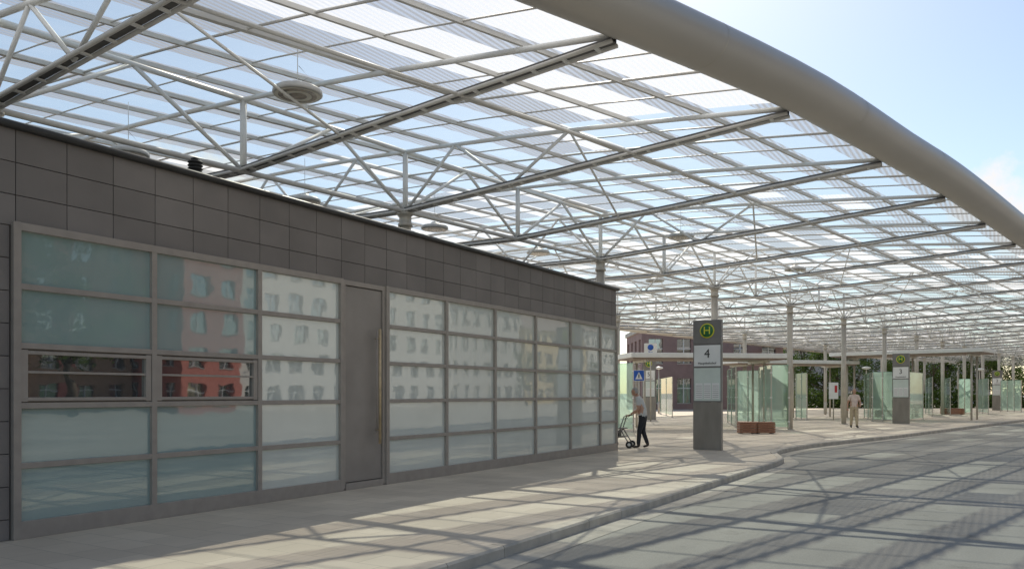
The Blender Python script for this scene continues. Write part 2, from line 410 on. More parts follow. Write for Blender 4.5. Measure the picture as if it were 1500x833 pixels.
m.bx(FX-.05, FX-.005, ya+.08, yb-.08, .12, 3.32, M['door'], .006); m.bx(FX-.05, FX+.03, ya+.07, yb-.07, 0, .11, M['frame'], .004)
m.tube([(FX+.09, yb-.22, .72), (FX+.09, yb-.22, 2.66)], .024, M['bronze'], 12)
m.tube([(FX+.09, yb-.30, .9), (FX+.09, yb-.30, 2.66)], .010, M['frame'], 8)
for z in (.95, 2.5): m.tube([(FX-.01, yb-.22, z), (FX+.09, yb-.22, z)], .011, M['bronze'], 8)
m.box((FX+.0, yb-.16, 1.05), (.02, .04, .16), M['frame'])
m.build('door', bld)
m = MB(); prof = [(.04, 0), (.04, .04)]
for k in range(5): z = .04+k*.045; prof += [(.09, z), (.10, z+.012), (.09, z+.024), (.05, z+.032)]
prof += [(.06, .28), (.02, .30)]
m.lathe((0, 0, 0), prof, M['black'], 18); vx, vy = cw(286, 10.75); m.build('roof_vent', None, (vx, vy, ZT+.03))

# ------------------------------------------------------------------ big canopy
can = empty('station_canopy')
def colX(y): return -11.85+.11*y+.0003*y*y
EP = [(-12, -15.2), (-6, -11.0), (0, -7.7), (5, -5.55), (7.47, -4.72), (9.1, -4.1), (12.6, -2.9), (16.4, -1.98), (20.1, -1.1), (29.3, .7), (40, 2.85), (50, 4.9), (70, 9.0), (100, 15.5), (135, 24.5)]
EC = catmull(EP, 8)
def edgeX(y):
    for i in range(len(EC)-1):
        if EC[i][0] <= y <= EC[i+1][0]:
            t = (y-EC[i][0])/(EC[i+1][0]-EC[i][0]+1e-9); return EC[i][1]*(1-t)+EC[i+1][1]*t
    return EC[-1][1] if y > EC[-1][0] else EC[0][1]
def leftX(y): return colX(y)-16.5
ST = 3.75; KS = list(range(-4, 34)); YK = [5.35+ST*k for k in KS]
def zl(x, y):
    c = colX(y); e = edgeX(y); l = c-8
    if x >= c: return 5.3+.6*(x-c)/max(e-c, .5)
    if x <= l: return 5.3+.6*(l-x)/(l-leftX(y))
    return 5.3
def zt(x, y):
    e = edgeX(y); l = leftX(y); t = (2*x-e-l)/(e-l); return 6.12+.62*(1-t*t)
me = bpy.data.meshes.new('glass_deck'); bm = bmesh.new(); uvl = bm.loops.layers.uv.new('UVMap')
NS = 36; SUB = 2
rnd = random.Random(3)
ys = []
for i in range(len(YK)-1):
    for s_ in range(SUB): ys.append(YK[i]+ST*s_/SUB)
ys.append(YK[-1])
grid = []
for y in ys:
    l, e = leftX(y), edgeX(y)+.1; grid.append([bm.verts.new((l+(e-l)*j/NS, y, zt(l+(e-l)*j/NS, y))) for j in range(NS+1)])
for i in range(len(ys)-1):
    for j in range(NS):
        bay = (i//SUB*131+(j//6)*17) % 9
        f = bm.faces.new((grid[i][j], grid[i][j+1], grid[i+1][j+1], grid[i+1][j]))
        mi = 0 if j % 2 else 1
        if bay in (2, 6): mi = 0 if j % 3 == 0 else 2  # scattered bays take the panels with sun glare painted in
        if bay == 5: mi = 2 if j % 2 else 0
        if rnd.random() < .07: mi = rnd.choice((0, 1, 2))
        if ys[i] > 24 and mi == 1 and rnd.random() < .6: mi = rnd.choice((0, 2))
        f.material_index = mi; f.smooth = False
        for lp in f.loops: lp[uvl].uv = (lp.vert.co.x, lp.vert.co.y)
bm.to_mesh(me); bm.free(); me.materials.append(M['deckm']); me.materials.append(M['deckc']); me.materials.append(M['deckglare'])
ob = bpy.data.objects.new('glass_deck', me); scene.collection.objects.link(ob); ob.parent = can
beams = MB(); tr = MB(); pur = MB()
def lownodes(y):
    l, c, e = leftX(y), colX(y), edgeX(y)
    return [l, l+(c-8-l)/3, l+2*(c-8-l)/3, c-8, c-5.33, c-2.67, c, c+(e-c)/3, c+2*(e-c)/3, e+.05]
def LP(x, y): return Vector((x, y, zl(x, y)))
def TP(x, y): return Vector((x, y, zt(x, y)-.13))
for k, y in zip(KS, YK):
    ln = lownodes(y); q_ = 1 if y < 25 else .8
    P = [LP(x, y) for x in ln]
    n = 6 if y > 40 else 8
    for dy in (-.085, .085):
        beams.tube([p+Vector((0, dy, 0)) for p in P], .028*q_, M['steel'], n)
    for a, b in zip(P[:-1], P[1:]):
        L = (b-a).length
        q = [a+Vector((0, s*.055, zz)) for s in (-1, 1) for zz in (.012, .07)]+[b+Vector((0, s*.055, zz)) for s in (-1, 1) for zz in (.012, .07)]
        beams.add(q, [(0, 4, 6, 2), (1, 3, 7, 5), (0, 1, 5, 4), (2, 6, 7, 3)], M['rail'])
        if y < 30:
            nn = int(L/.45)
            for t in range(nn):
                p = a+(b-a)*((t+.5)/nn); beams.box(p+Vector((0, 0, -.01)), (.05, .2, .025), M['strut'])
    un = [(ln[i]+ln[i+1])/2 for i in range(len(ln)-1)]
    upts = [Vector((ln[0], y, zl(ln[0], y)))]+[TP(x, y) for x in [ln[0]+(ln[-1]-ln[0])*t/14 for t in range(1, 14)]]+[Vector((ln[-1], y, zl(ln[-1], y)+.1))]
    tr.tube(upts, .042*q_, M['strut'], n)
    if k % 2 == 0:
        for i, x in enumerate(un):
            if 0 < i < len(un)-1:
                tr.tube([LP(ln[i], y), TP(x, y)], .031*q_, M['strut'], n); tr.tube([TP(x, y), LP(ln[i+1], y)], .031*q_, M['strut'], n)
    for x in (ln[3], ln[6]): tr.tube([LP(x, y), TP(x, y)], .055*q_, M['strut'], 10)
for i in range(len(YK)-1):
    ya_, yb_ = YK[i], YK[i+1]; la, lb = lownodes(ya_), lownodes(yb_); n = 5 if ya_ > 40 else 7; ym = (ya_+yb_)/2
    lm = lownodes(ym); q_ = 1 if ya_ < 25 else .75
    for j in (3, 6):
        tr.tube([TP(la[j], ya_), TP(lb[j], yb_)], .045*q_, M['strut'], n)
        mid = TP(lm[j], ym)
        tr.tube([LP(la[j], ya_), mid], .035*q_, M['strut'], n); tr.tube([mid, LP(lb[j], yb_)], .035*q_, M['strut'], n)
    for j in (2, 3, 5, 6, 8):
        tr.tube([LP(la[j], ya_), LP(lb[j], yb_)], (.026 if j not in (3, 6) else .045)*q_, M['steel'], n)
    for j in (1, 4, 7):
        u = TP((la[j]+la[j+1])/2, ya_); v = TP((lb[j]+lb[j+1])/2, yb_)
        if (i+j) % 2: tr.tube([u, LP(lb[j], yb_)], .023*q_, M['strut'], n)
        else: tr.tube([LP(la[j+1], ya_), v], .023*q_, M['strut'], n)
    NP = 18
    for j in range(NP+1):
        xa = leftX(ya_)+(edgeX(ya_)-leftX(ya_))*j/NP; xb = leftX(yb_)+(edgeX(yb_)-leftX(yb_))*j/NP
        a = Vector((xa, ya_, zt(xa, ya_)-.05)); b = Vector((xb, yb_, zt(xb, yb_)-.05)); w = .024 if j % 3 else .045
        q = [a+Vector((s*w, 0, zz)) for s in (-1, 1) for zz in (-.03, .035)]+[b+Vector((s*w, 0, zz)) for s in (-1, 1) for zz in (-.03, .035)]
        pur.add(q, [(0, 4, 6, 2), (1, 3, 7, 5), (0, 1, 5, 4), (2, 6, 7, 3)], M['steel'])
    for f_ in (.25, .5, .75):
        y = ya_+ST*f_; l, e = leftX(y), edgeX(y)
        pur.tube([Vector((l+(e-l)*t/10, y, zt(l+(e-l)*t/10, y)-.035)) for t in range(11)], .022 if f_ == .5 else .014, M['steel'], 4)
beams.build('main_beams', can); tr.build('truss_tubes', can); pur.build('purlins', can)
def sweep(path, hw_, hh, zc, mat, mb, n=20):
    vs = []
    for i, p in enumerate(path):
        a = Vector(path[max(i-1, 0)]); b = Vector(path[min(i+1, len(path)-1)]); t = (b-a).normalized(); s = Vector((t.y, -t.x))
        for k in range(n):
            an = 2*math.pi*k/n; vs.append((p[0]+s.x*hw_*math.cos(an), p[1]+s.y*hw_*math.cos(an), zc+hh*math.sin(an)))
    fs = []
    for i in range(len(path)-1):
        for k in range(n): a = i*n+k; b = i*n+(k+1) % n; fs.append((a, b, b+n, a+n))
    mb.add(vs, fs, mat, True)
m = MB()
pr = [(edgeX(y)+.36, y) for y in [-9.7+i*.9 for i in range(155)]]
sweep(pr, .40, .29, 6.16, M['tube'], m, 28)
for y in [5.35+ST*k+1.2 for k in range(-3, 33)]:
    seg = [(edgeX(y+d)+.36, y+d) for d in (-.01, 0, .01)]; sweep(seg, .4018, .2918, 6.16, M['column'], m, 28)
pl = [(leftX(y)-.36, y) for y in [-9.7+i*1.5 for i in range(94)]]
sweep(pl, .40, .29, 6.16, M['tube'], m)
ye = -9.7; sweep([(leftX(ye)-.3, ye), ((leftX(ye)+edgeX(ye))/2, ye), (edgeX(ye)+.3, ye)], .38, .29, 6.16, M['tube'], m)
m.build('edge_tube', can)
m = MB()
for k, y in zip(KS, YK):
    if k % 2: continue
    for x in (colX(y), colX(y)-8):
        if k % 4 and x < colX(y)-1 and y > 25: continue
        m.tube([(x, y, 0), (x, y, 5.22)], .118, M['column'], 18); m.lathe((x, y, 4.98), [(.15, 0), (.15, .06), (.125, .08), (.125, .22), (.17, .25), (.17, .28)], M['column'], 18)
        m.lathe((x, y, 0), [(.2, 0), (.2, .02), (.13, .03)], M['column'], 18)
m.build('columns', can)
def lamp(x, y, z):
    m = MB()
    m.lathe((0, 0, 0), [(.18, -.015), (.25, -.03), (.33, -.045), (.35, -.03), (.345, .02), (.30, .05), (.17, .08), (.10, .11), (.08, .14), (.03, .16)], M['lampm'], 24)
    for r0, r1, mt, zz in ((.27, .32, 'lampring', -.052), (.20, .268, 'lampglass', -.054), (.13, .198, 'lampring', -.056), (.002, .128, 'lampglass', -.058)):
        vs = [(r*math.cos(a*math.pi/12), r*math.sin(a*math.pi/12), zz) for r in (r0, r1) for a in range(24)]
        m.add(vs, [(a, (a+1) % 24, 24+(a+1) % 24, 24+a) for a in range(24)], M[mt])
    m.tube([(0, 0, .15), (0, 0, zt(x, y)-z)], .006, M['strut'], 5)
    m.tube([(.02, 0, .12), (.12, .1, .22), (.02, 0, .37)], .004, M['dark'], 4)
    m.build('pendant_lamp', None, (x, y, z))
lamp(-8.5, 8.1, 5.85)
for (x, y) in ((-13.1, 8.5), (-13.0, 12.6), (-12.3, 16.4), (-11.8, 20.9), (-7.3, 20.75), (-11, 28.4), (-5.9, 28.3)):
    lamp(x, y, 5.8)

# ------------------------------------------------------------------ stop pillars
def pillar(loc, num, rz=0, hh=3.6):
    e = empty('bus_stop_sign', (loc[0], loc[1], 0), rz); m = MB(); w = .40
    m.bx(-w, w, -.07, .07, .0, 1.32, M['pillar'], .006)
    m.bx(-w, w, -.06, .06, 1.325, 2.93, M['pillar_top'], .004)
    m.bx(-w, w, -.07, .07, 2.935, hh, M['pillar_top'], .006)
    m.build('body', e)
    m = MB(); m.bx(-w+.03, w-.03, -.075, -.058, 2.32, 2.9, M['white']); m.bx(-w+.03, w-.03, -.073, -.058, 1.36, 2.27, M['pale'])
    for i in range(3):
        x0 = -w+.07+i*.235; m.bx(x0, x0+.2, -.079, -.074, 1.42, 1.85, M['white'])
        for j in range(7): m.bx(x0+.015, x0+.185, -.081, -.0795, 1.46+j*.052, 1.47+j*.052, M['pillar_top'])
    m.build('panels', e)
    m = MB(); m.lathe((0, -.072, 3.3), [(.205, 0), (.205, .012)], M['yellow'], 32, (0, -1, 0)); m.lathe((0, -.085, 3.3), [(.175, 0), (.175, .004)], M['green'], 32, (0, -1, 0))
    m.build('stop_disc', e)
    text('H', .3, (0, -.094, 3.3), (R(90), 0, 0), M['yellow'], e, 'letter')
    text(num, .34, (0.0, -.08, 2.66), (R(90), 0, 0), M['dark'], e, 'number')
    text('Hauptbahnhof', .09, (0.0, -.08, 2.4), (R(90), 0, 0), M['dark'], e, 'label')
    return e
x, y = cw(1037, 22.2); pillar((x, y), '4')
x, y = cw(1320, 41); pillar((x, y), '3', -.2)
x, y = cw(951, 47); pillar((x, y), '5')
x, y = cw(1461, 72); pillar((x, y), '2', -.2)

# ------------------------------------------------------------------ glass wind screens
def screen(p, q, h=2.7, n=3):
    a = Vector(p); b = Vector(q); e = empty('glass_wind_screen', (a.x, a.y, 0), math.atan2(b.y-a.y, b.x-a.x)); L = (b-a).length; m = MB(); gl = MB()
    for i in range(n+1):
        x = L*i/n; m.box((x, 0, h/2+.0), (.05, .05, h), M['column'], 0, .004); m.box((x, 0, .01), (.14, .14, .02), M['column'])
        for z in (.35, h/2, h-.3): m.box((x, -.03, z), (.09, .03, .06), M['steel'])
    for i in range(n):
        x0, x1 = L*i/n+.035, L*(i+1)/n-.035; z0, z1 = .12, h+.02
        gl.add([(x0, 0, z0), (x1, 0, z0), (x1, 0, z1), (x0, 0, z1)], [(0, 1, 2, 3)], M['screen'])
        m.bx(x0, x1, -.008, .008, z1, z1+.012, M['screen_edge']); m.bx(x0-.008, x0, -.008, .008, z0, z1, M['screen_edge'])
    m.build('posts', e); gl.build('panes', e)
def scr(px0, z0, px1, z1, h=2.7, n=2): screen(cw(px0, z0), cw(px1, z1), h, n)
scr(897, 33, 928, 32, 2.75, 1)
scr(1066, 42, 1078, 36, 2.75, 2); scr(1080, 42, 1112, 41, 2.7, 2)
scr(1112, 37.5, 1130, 34.5, 2.75, 2); scr(1130, 34.5, 1156, 34, 2.75, 1)
scr(1166, 48, 1182, 46, 2.7, 2)
scr(1266, 50, 1278, 44, 2.7, 2); scr(1278, 44, 1308, 43.6, 2.7, 2)
scr(1332, 44, 1352, 47, 2.7, 1); scr(1356, 60, 1366, 52, 2.6, 2)
scr(1380, 62, 1392, 55, 2.6, 2); scr(1404, 60, 1422, 60, 2.6, 2); scr(1432, 63, 1448, 58, 2.6, 2); scr(1466, 68, 1496, 66, 2.6, 3)
scr(968, 60, 985, 52, 2.6, 2)
# ------------------------------------------------------------------ benches
def bench(loc, rz, L=.62):
    e = empty('wooden_bench', (loc[0], loc[1], 0), rz); m = MB()
    for x in (-L/2+.06, L/2-.06): m.box((x, 0, .2), (.07, .4, .4), M['concrete'], 0, .01)
    for i in range(5): m.box((0, -.2+i*.1, .43), (L, .085, .045), M['wood'], 0, .006)
    for i in range(4): m.box((0, -.245, .36-i*.095), (L-.02, .025, .08), M['wood'], 0, .004); m.box((0, .245, .36-i*.095), (L-.02, .025, .08), M['wood'], 0, .004)
    for sx in (-1, 1):
        for i in range(4): m.box((sx*(L/2+.005), 0, .36-i*.095), (.025, .46, .08), M['wood'], 0, .004)
    m.build('slats', e)
bench(cw(1094, 31), YAW, .62); bench(cw(1120, 31), YAW, .66); bench(cw(1302, 52), YAW, 1.6); bench(cw(1395, 58), YAW, 1.5)

# ------------------------------------------------------------------ low shelter roofs
def shelter(px0, px1, z, zc0, zc1, w=2.6):
    a = Vector(cw(px0, zc0)); b = Vector(cw(px1, zc1)); L = (b-a).length
    e = empty('platform_shelter', (a.x, a.y, 0), math.atan2(b.y-a.y, b.x-a.x)); m = MB()
    m.bx(0, L, -w/2, w/2, z-.1, z+.12, M['white'], .02); m.bx(.1, L-.1, -w/2+.1, w/2-.1, z-.16, z-.101, M['soffit'])
    k = max(2, int(L/4)+1)
    for i in range(k):
        x = .8+(L-1.6)*i/(k-1)
        for y in (-.6, .6): m.tube([(x, y, 0), (x, y, z-.16)], .055, M['column'], 10)
        m.box((x, 0, z-.22), (.1, w*.8, .12), M['column'])
    m.build('shelter_frame', e)
shelter(913, 1135, 3.22, 36, 37); shelter(1065, 1240, 3.5, 50, 52); shelter(1228, 1450, 4.0, 52, 46, 3)

# ------------------------------------------------------------------ small signs & street lamps
def sign(px, zc, z, kind):
    x, y = cw(px, zc); e = empty('traffic_sign' if kind == 'ped' else 'information_sign', (x, y, 0), YAW*.6); m = MB()
    m.tube([(0, 0.03, 0), (0, 0.03, z+.3)], .035, M['column'], 10)
    if kind == 'ped':
        m.box((0, -.02, z), (.42, .02, .42), M['white'], 0, .004); m.box((0, -.033, z), (.39, .004, .39), M['blue'])
        m.add([(-.14, -.037, z-.14), (.14, -.037, z-.14), (0, -.037, z+.14)], [(0, 1, 2)], M['white'])
        m.box((0, -.041, z-.02), (.04, .003, .14), M['dark']); m.build('plate', e)
    elif kind == 'info':
        m.box((0, -.02, z), (.7, .06, .62), M['white'], 0, .01); m.lathe((0, -.052, z+.08), [(.16, 0), (.16, .01)], M['blue'], 24, (0, -1, 0)); m.build('plate', e)
        text('Bus', .16, (0, -.07, z-.18), (R(90), 0, 0), M['blue'], e)
    else:
        m.box((0, -.02, z), (.5, .08, .95), M['white'], 0, .01); m.box((.12, -.064, z+.1), (.14, .006, .4), M['red']); m.build('plate', e)
sign(953, 44, 4.0, 'info'); sign(936, 31, 2.25, 'ped'); sign(1221, 46, 1.7, 'poster')
def street_lamp(px, zc, h=3.4):
    x, y = cw(px, zc); m = MB()
    m.tube([(0, 0, 0), (0, 0, h)], [.06, .04], M['column'], 10); m.lathe((0, 0, h), [(.05, 0), (.3, .06), (.34, .1), (.3, .17), (.1, .22)], M['white'], 20); m.tube([(0, 0, 0), (0, 0, .9)], .08, M['column'], 10)
    m.build('street_lamp', None, (x, y, 0))
for px, zc in ((1209, 58), (1269, 62), (1435, 66), (965, 62), (1462, 80)): street_lamp(px, zc)

# ------------------------------------------------------------------ buildings
def block(name, x0, x1, y0, y1, h, floors, bay, wall, side, accent=None, roof='flat', rz=0, winh=.55):
    cx, cy = (x0+x1)/2, (y0+y1)/2; e = empty(name, (cx, cy, -.12), rz); a, b = (x1-x0)/2, (y1-y0)/2
    m = MB(); m.bx(-a+.3, a-.3, -b+.3, b-.3, 0, h-.05, M['paneC'])
    fh = h/floors
    for sd in ('-x', '+x', '-y', '+y'):
        L = b if 'x' in sd else a; D = a if 'x' in sd else b; sg = -1 if '-' in sd else 1
        def pb(u0, u1, z0, z1, d, mat, inn=.32):
            lo, hi = sg*(D-inn), sg*(D+d)
            if 'x' in sd: m.bx(lo, hi, u0, u1, z0, z1, mat)
            else: m.bx(u0, u1, lo, hi, z0, z1, mat)
        nb = max(2, round(2*L/bay)); bw = 2*L/nb
        ins = .33 if 'y' in sd else 0
        for f in range(floors+1):
            z0 = f*fh-fh*(1-winh)/2 if f else 0; z1 = f*fh+fh*(1-winh)/2 if f < floors else h
            pb(-L+ins, L-ins, z0, z1, 0, wall)
        for f in range(floors):
            z0 = f*fh+fh*(1-winh)/2; z1 = (f+1)*fh-fh*(1-winh)/2
            for i in range(nb+1):
                u = -L+i*bw; w2 = bw*.25
                pb(max(u-w2, -L+ins), min(u+w2, L-ins), z0, z1, -.002, accent if (accent and (i % 5) in (2,)) else wall)
            for i in range(nb):
                u = -L+(i+.5)*bw; pb(u-bw*.25, u+bw*.25, z0-.08, z0+.002, .06, M['concrete'], .1)
                pb(u-.03, u+.03, z0, z1, -.2, M['white'], .31); pb(u-bw*.25, u+bw*.25, (z0+z1)/2+.2, (z0+z1)/2+.26, -.21, M['white'], .31)
    if roof == 'flat': m.bx(-a-.15, a+.15, -b-.15, b+.15, h, h+.4, M['concrete'])
    else:
        z = h; r = min(a, b)*.9
        if b > a: vs = [(-a-.4, -b-.3, z), (a+.4, -b-.3, z), (a+.4, b+.3, z), (-a-.4, b+.3, z), (0, -b+r*.5, z+r*.8), (0, b-r*.5, z+r*.8)]; fs = [(0, 1, 4), (1, 2, 5, 4), (2, 3, 5), (3, 0, 4, 5), (3, 2, 1, 0)]
        else: vs = [(-a-.4, -b-.3, z), (a+.4, -b-.3, z), (a+.4, b+.3, z), (-a-.4, b+.3, z), (-a+r*.5, 0, z+r*.8), (a-r*.5, 0, z+r*.8)]; fs = [(0, 1, 5, 4), (1, 2, 5), (2, 3, 4, 5), (3, 0, 4), (3, 2, 1, 0)]
        m.add(vs, fs, M['roofdark'])
    m.build('walls', e)
wp = pmat('render_white', (.66, .62, .56), .85, var=.08); wr = pmat('render_red', (.50, .17, .13), .85); wy = pmat('render_ochre', (.60, .46, .26), .85); wg = pmat('render_grey', (.50, .47, .43), .85, var=.1)
wo = pmat('render_brown', (.36, .22, .14), .85, var=.15)
block('apartment_block', 44, 56, 51.6, 86, 25, 8, 3.2, wp, [], wp)
block('red_apartment_block', 43.5, 55, 45.0, 51.3, 26, 8, 3.0, wr, [], wr)
block('brown_apartment_block', 50, 60, 18, 44.5, 22, 7, 3.0, wo, [], wr)
block('grey_apartment_block', 50, 60, -14, 17.5, 19, 6, 3.2, wg, [], wg)
block('town_house', 46, 58, 88, 108, 14, 4, 2.8, wg, [], None, 'hip')
block('ochre_town_house', 46, 58, 109, 130, 12, 4, 3.0, wy, [], None, 'hip')
block('corner_town_house', 46, 58, 131, 160, 13, 4, 3.0, wp, [], None, 'hip')
a = Vector(cw(905, 78)); b = Vector(cw(1108, 78)); c = (a+b)/2; L = (b-a).length
block('red_brick_building', c.x-L/2, c.x+L/2, c.y-1, c.y+9, 7.6, 2, 2.6, M['brick'], [], None, 'flat', YAW, .62)
a = Vector(cw(1120, 125)); b = Vector(cw(1420, 125)); c = (a+b)/2; L = (b-a).length
block('distant_building', c.x-L/2, c.x+L/2, c.y-1, c.y+10, 8, 3, 3, wg, [], None, 'hip', YAW, .5)

# ------------------------------------------------------------------ trees
def tree_mesh(seed, h=9, r=3.2, nleaf=2600, ls=.28):
    rr = random.Random(seed); m = MB(); th = h*.28
    m.tube([(0, 0, -.1), (.05, .03, th*.6), (0, .1, th), (.1, 0, h*.6), (0, 0, h*.85)], [.22, .17, .14, .09, .03], M['bark'], 8)
    cl = []
    for i in range(26):
        a = rr.uniform(0, 6.28); q = rr.random()**.5; z = rr.uniform(.3, 1.0)
        rad = r*q*math.sin(math.pi*min(1, max(.12, (1.08-z)/.85)))**.7
        c = Vector((rad*math.cos(a), rad*math.sin(a), z*h)); cl.append((c, rr.uniform(.55, 1.15)*r*.33))
        st = Vector((0, .05, rr.uniform(th*.8, min(z*h, h*.7)))); m.tube([st, (st+c)/2+Vector((0, 0, -.15)), c], [.06, .04, .015], M['bark'], 5)
    for i in range(nleaf):
        c, cr_ = rr.choice(cl); d = Vector((rr.gauss(0, 1), rr.gauss(0, 1), rr.gauss(0, .8))).normalized()*cr_*(rr.random()**.35)*rr.uniform(.8, 1.2)
        p = c+d; u = Vector((rr.gauss(0, 1), rr.gauss(0, 1), rr.gauss(0, .6))).normalized(); w = u.cross(Vector((rr.gauss(0, 1), rr.gauss(0, 1), rr.gauss(0, 1)))).normalized(); s = ls*rr.uniform(.6, 1.3)
        m.add([p-u*s*.5, p+w*s*.32, p+u*s*.5, p-w*s*.32], [(0, 1, 2, 3)], M['leaf'])
    ob = m.build('deciduous_tree'); return ob
T = [tree_mesh(11), tree_mesh(12, 10, 3.6), tree_mesh(13, 8, 3.4)]
tp = []
rr = random.Random(5)
for px in range(1075, 1530, 26): tp.append((*cw(px+rr.uniform(-8, 8), rr.uniform(88, 118)), rr.uniform(.75, 1.05)))
for px in range(960, 1080, 40): tp.append((*cw(px, 100), .8))
for y in (14, 20, 27, 33): tp.append((38+rr.uniform(-2, 3), y, 1.3+rr.uniform(0, .4)))
for y in (95, 104, 118): tp.append((38, y, .7))
for i, (x, y, s) in enumerate(tp):
    ob = T[i] if i < 3 else bpy.data.objects.new('deciduous_tree', T[i % 3].data)
    if i >= 3: scene.collection.objects.link(ob)
    ob.location = (x, y, -.1); ob.scale = (s, s, s*rr.uniform(.9, 1.05)); ob.rotation_euler[2] = rr.uniform(0, 6)
m = MB(); 
for i in range(9000):
    px = rr.uniform(1060, 1560); zc = rr.uniform(82, 86); x, y = cw(px, zc); z = rr.uniform(0, 2.1)*(.8+.2*math.sin(px*.06)); p = Vector((x, y, z))
    u = Vector((rr.gauss(0, 1), rr.gauss(0, 1), rr.gauss(0, 1))).normalized(); w = u.cross(Vector((rr.gauss(0, 1), rr.gauss(0, 1), 1))).normalized(); s = .34
    m.add([p-u*s*.5, p+w*s*.35, p+u*s*.5, p-w*s*.35], [(0, 1, 2, 3)], M['leaf'])
m.build('hedge')

# ------------------------------------------------------------------ people
def hand(mb, wrist, d, curl, side, mat):
    d = Vector(d).normalized(); c = Vector(curl).normalized(); s = d.cross(c).normalized(); w = Vector(wrist)
    rot = Matrix((s, d, c)).transposed()
    mb.ell(w+d*.05, (.04, .052, .016), mat, 10, 7, rot)
    for i, (o, L) in enumerate(((-.028, .07), (-.01, .08), (.009, .075), (.027, .058))):
        a = w+d*.085+s*o; b = a+d*L*.4+c*L*.12; e = b+c*L*.4+d*L*.08; f = e+c*L*.12-d*L*.3
        mb.tube([a, b, e, f], [.0095, .009, .008, .006], mat, 7)
    a = w+d*.03+s*(.034*side); b = a+d*.03+s*.02*side+c*.012; e = b+d*.022+c*.022
    mb.tube([a, b, e], [.012, .010, .007], mat, 7)
def person(name, loc, yaw, J, E, mats, head, hands, nose=1, bald=False):
    e = empty(name, loc, yaw)
    names = list(J); me = bpy.data.meshes.new('tmp'); me.from_pydata([J[n][0] for n in names], [(names.index(a), names.index(b)) for a, b, _ in E], [])
    ob = bpy.data.objects.new('tmp', me); scene.collection.objects.link(ob)
    ob.modifiers.new('s', 'SKIN'); sk = me.skin_vertices[0].data
    for i, n in enumerate(names):
        r = J[n][1]; r = r if isinstance(r, tuple) else (r, r); sk[i].radius = r; sk[i].use_root = (n == 'pelvis')
    sb = ob.modifiers.new('d', 'SUBSURF'); sb.levels = 2; sb.render_levels = 2
    dg = bpy.context.evaluated_depsgraph_get(); dg.update(); me2 = bpy.data.meshes.new_from_object(ob.evaluated_get(dg))
    bpy.data.objects.remove(ob)
    me2.materials.clear(); keys = ['skin', 'shirt', 'trouser', 'shoe']
    for k in keys: me2.materials.append(mats[k])
    for p in me2.polygons:
        c = p.center; best = 1e9; lab = 'shirt'
        for a, b, l in E:
            A, B = Vector(J[a][0]), Vector(J[b][0]); t = max(0, min(1, (c-A).dot(B-A)/(B-A).length_squared)); dd = (c-(A+(B-A)*t)).length
            if dd < best: best = dd; lab = l
        if lab == 'shirt' and c.z < J['pelvis'][0][2]-.02: lab = 'trouser'
        if lab == 'trouser' and c.z > J['pelvis'][0][2]+.0: lab = 'shirt'
        p.material_index = keys.index(lab); p.use_smooth = True
    bo = bpy.data.objects.new('body', me2); scene.collection.objects.link(bo); bo.parent = e
    h = Vector(head); m = MB()
    m.ell(h, (.074, .095, .118), M['skin'], 20, 14)
    m.ell(h+Vector((0, .035, -.06)), (.05, .055, .055), M['skin'], 14, 9)
    m.add([h+Vector((-.014, .09, -.02)), h+Vector((.014, .09, -.02)), h+Vector((0, .122, -.022)), h+Vector((0, .092, .03))], [(0, 1, 2), (0, 2, 3), (2, 1, 3)], M['skin'], True)
    for s in (-1, 1):
        m.ell(h+Vector((s*.076, -.005, -.008)), (.012, .022, .034), M['skin'], 8, 6)
        m.ell(h+Vector((s*.028, .082, .008)), (.012, .01, .008), M['eye'], 8, 6)
        m.box(h+Vector((s*.03, .088, .028)), (.034, .012, .007), M['hair'])
    m.box(h+Vector((0, .088, -.062)), (.045, .012, .009), M['lip'])
    m.build('head', e)
    m = MB()
    vs = []; nu = 20; nv = 7
    for j in range(nv+1):
        for i in range(nu):
            th = 2*math.pi*i/nu; lim = 1.95 if math.sin(th) < .3 else (1.05 if not bald else .7)
            ph = lim*j/nv; k = 1.07+.02*math.sin(i*2.3+j)
            vs.append(h+Vector((.074*k*math.sin(ph)*math.cos(th), .095*k*math.sin(ph)*math.sin(th)-.004, .118*k*math.cos(ph))))
    fs = [(j*nu+i, (j+1)*nu+i, (j+1)*nu+(i+1) % nu, j*nu+(i+1) % nu) for j in range(nv) for i in range(nu)]
    m.add(vs, fs, M['hair'], True); m.build('hair', e)
    m = MB()
    for hd in hands: hand(m, *hd, M['skin'])
    m.build('hands', e)
    return e
def bodyE(): 
    E = [('pelvis', 'spine', 'shirt'), ('spine', 'chest', 'shirt'), ('chest', 'neck', 'shirt'), ('neck', 'neck2', 'skin')]
    for s in 'LR':
        E += [('chest', 'sh'+s, 'shirt'), ('sh'+s, 'sl'+s, 'shirt'), ('sl'+s, 'el'+s, 'skin'), ('el'+s, 'wr'+s, 'skin'), ('pelvis', 'hp'+s, 'trouser'), ('hp'+s, 'kn'+s, 'trouser'), ('kn'+s, 'an'+s, 'trouser'), ('an'+s, 'he'+s, 'shoe'), ('he'+s, 'to'+s, 'shoe')]
    return E
J = dict(pelvis=((0, -.02, .93), .155), spine=((0, .02, 1.12), .155), chest=((0, .08, 1.32), .155), neck=((0, .14, 1.47), .065), neck2=((0, .18, 1.55), .052))
for s, x in (('L', -1), ('R', 1)):
    J['sh'+s] = ((x*.165, .10, 1.39), .08); J['sl'+s] = ((x*.215, .09, 1.22), .07); J['el'+s] = ((x*.235, .07, 1.12), .043); J['wr'+s] = ((x*.215, .31, .965), .028)
    J['hp'+s] = ((x*.085, -.02, .86), .11)
J['knL'] = ((-.10, .07, .49), .075); J['anL'] = ((-.10, .10, .11), .058); J['heL'] = ((-.10, .09, .05), .045); J['toL'] = ((-.11, .26, .035), .035)
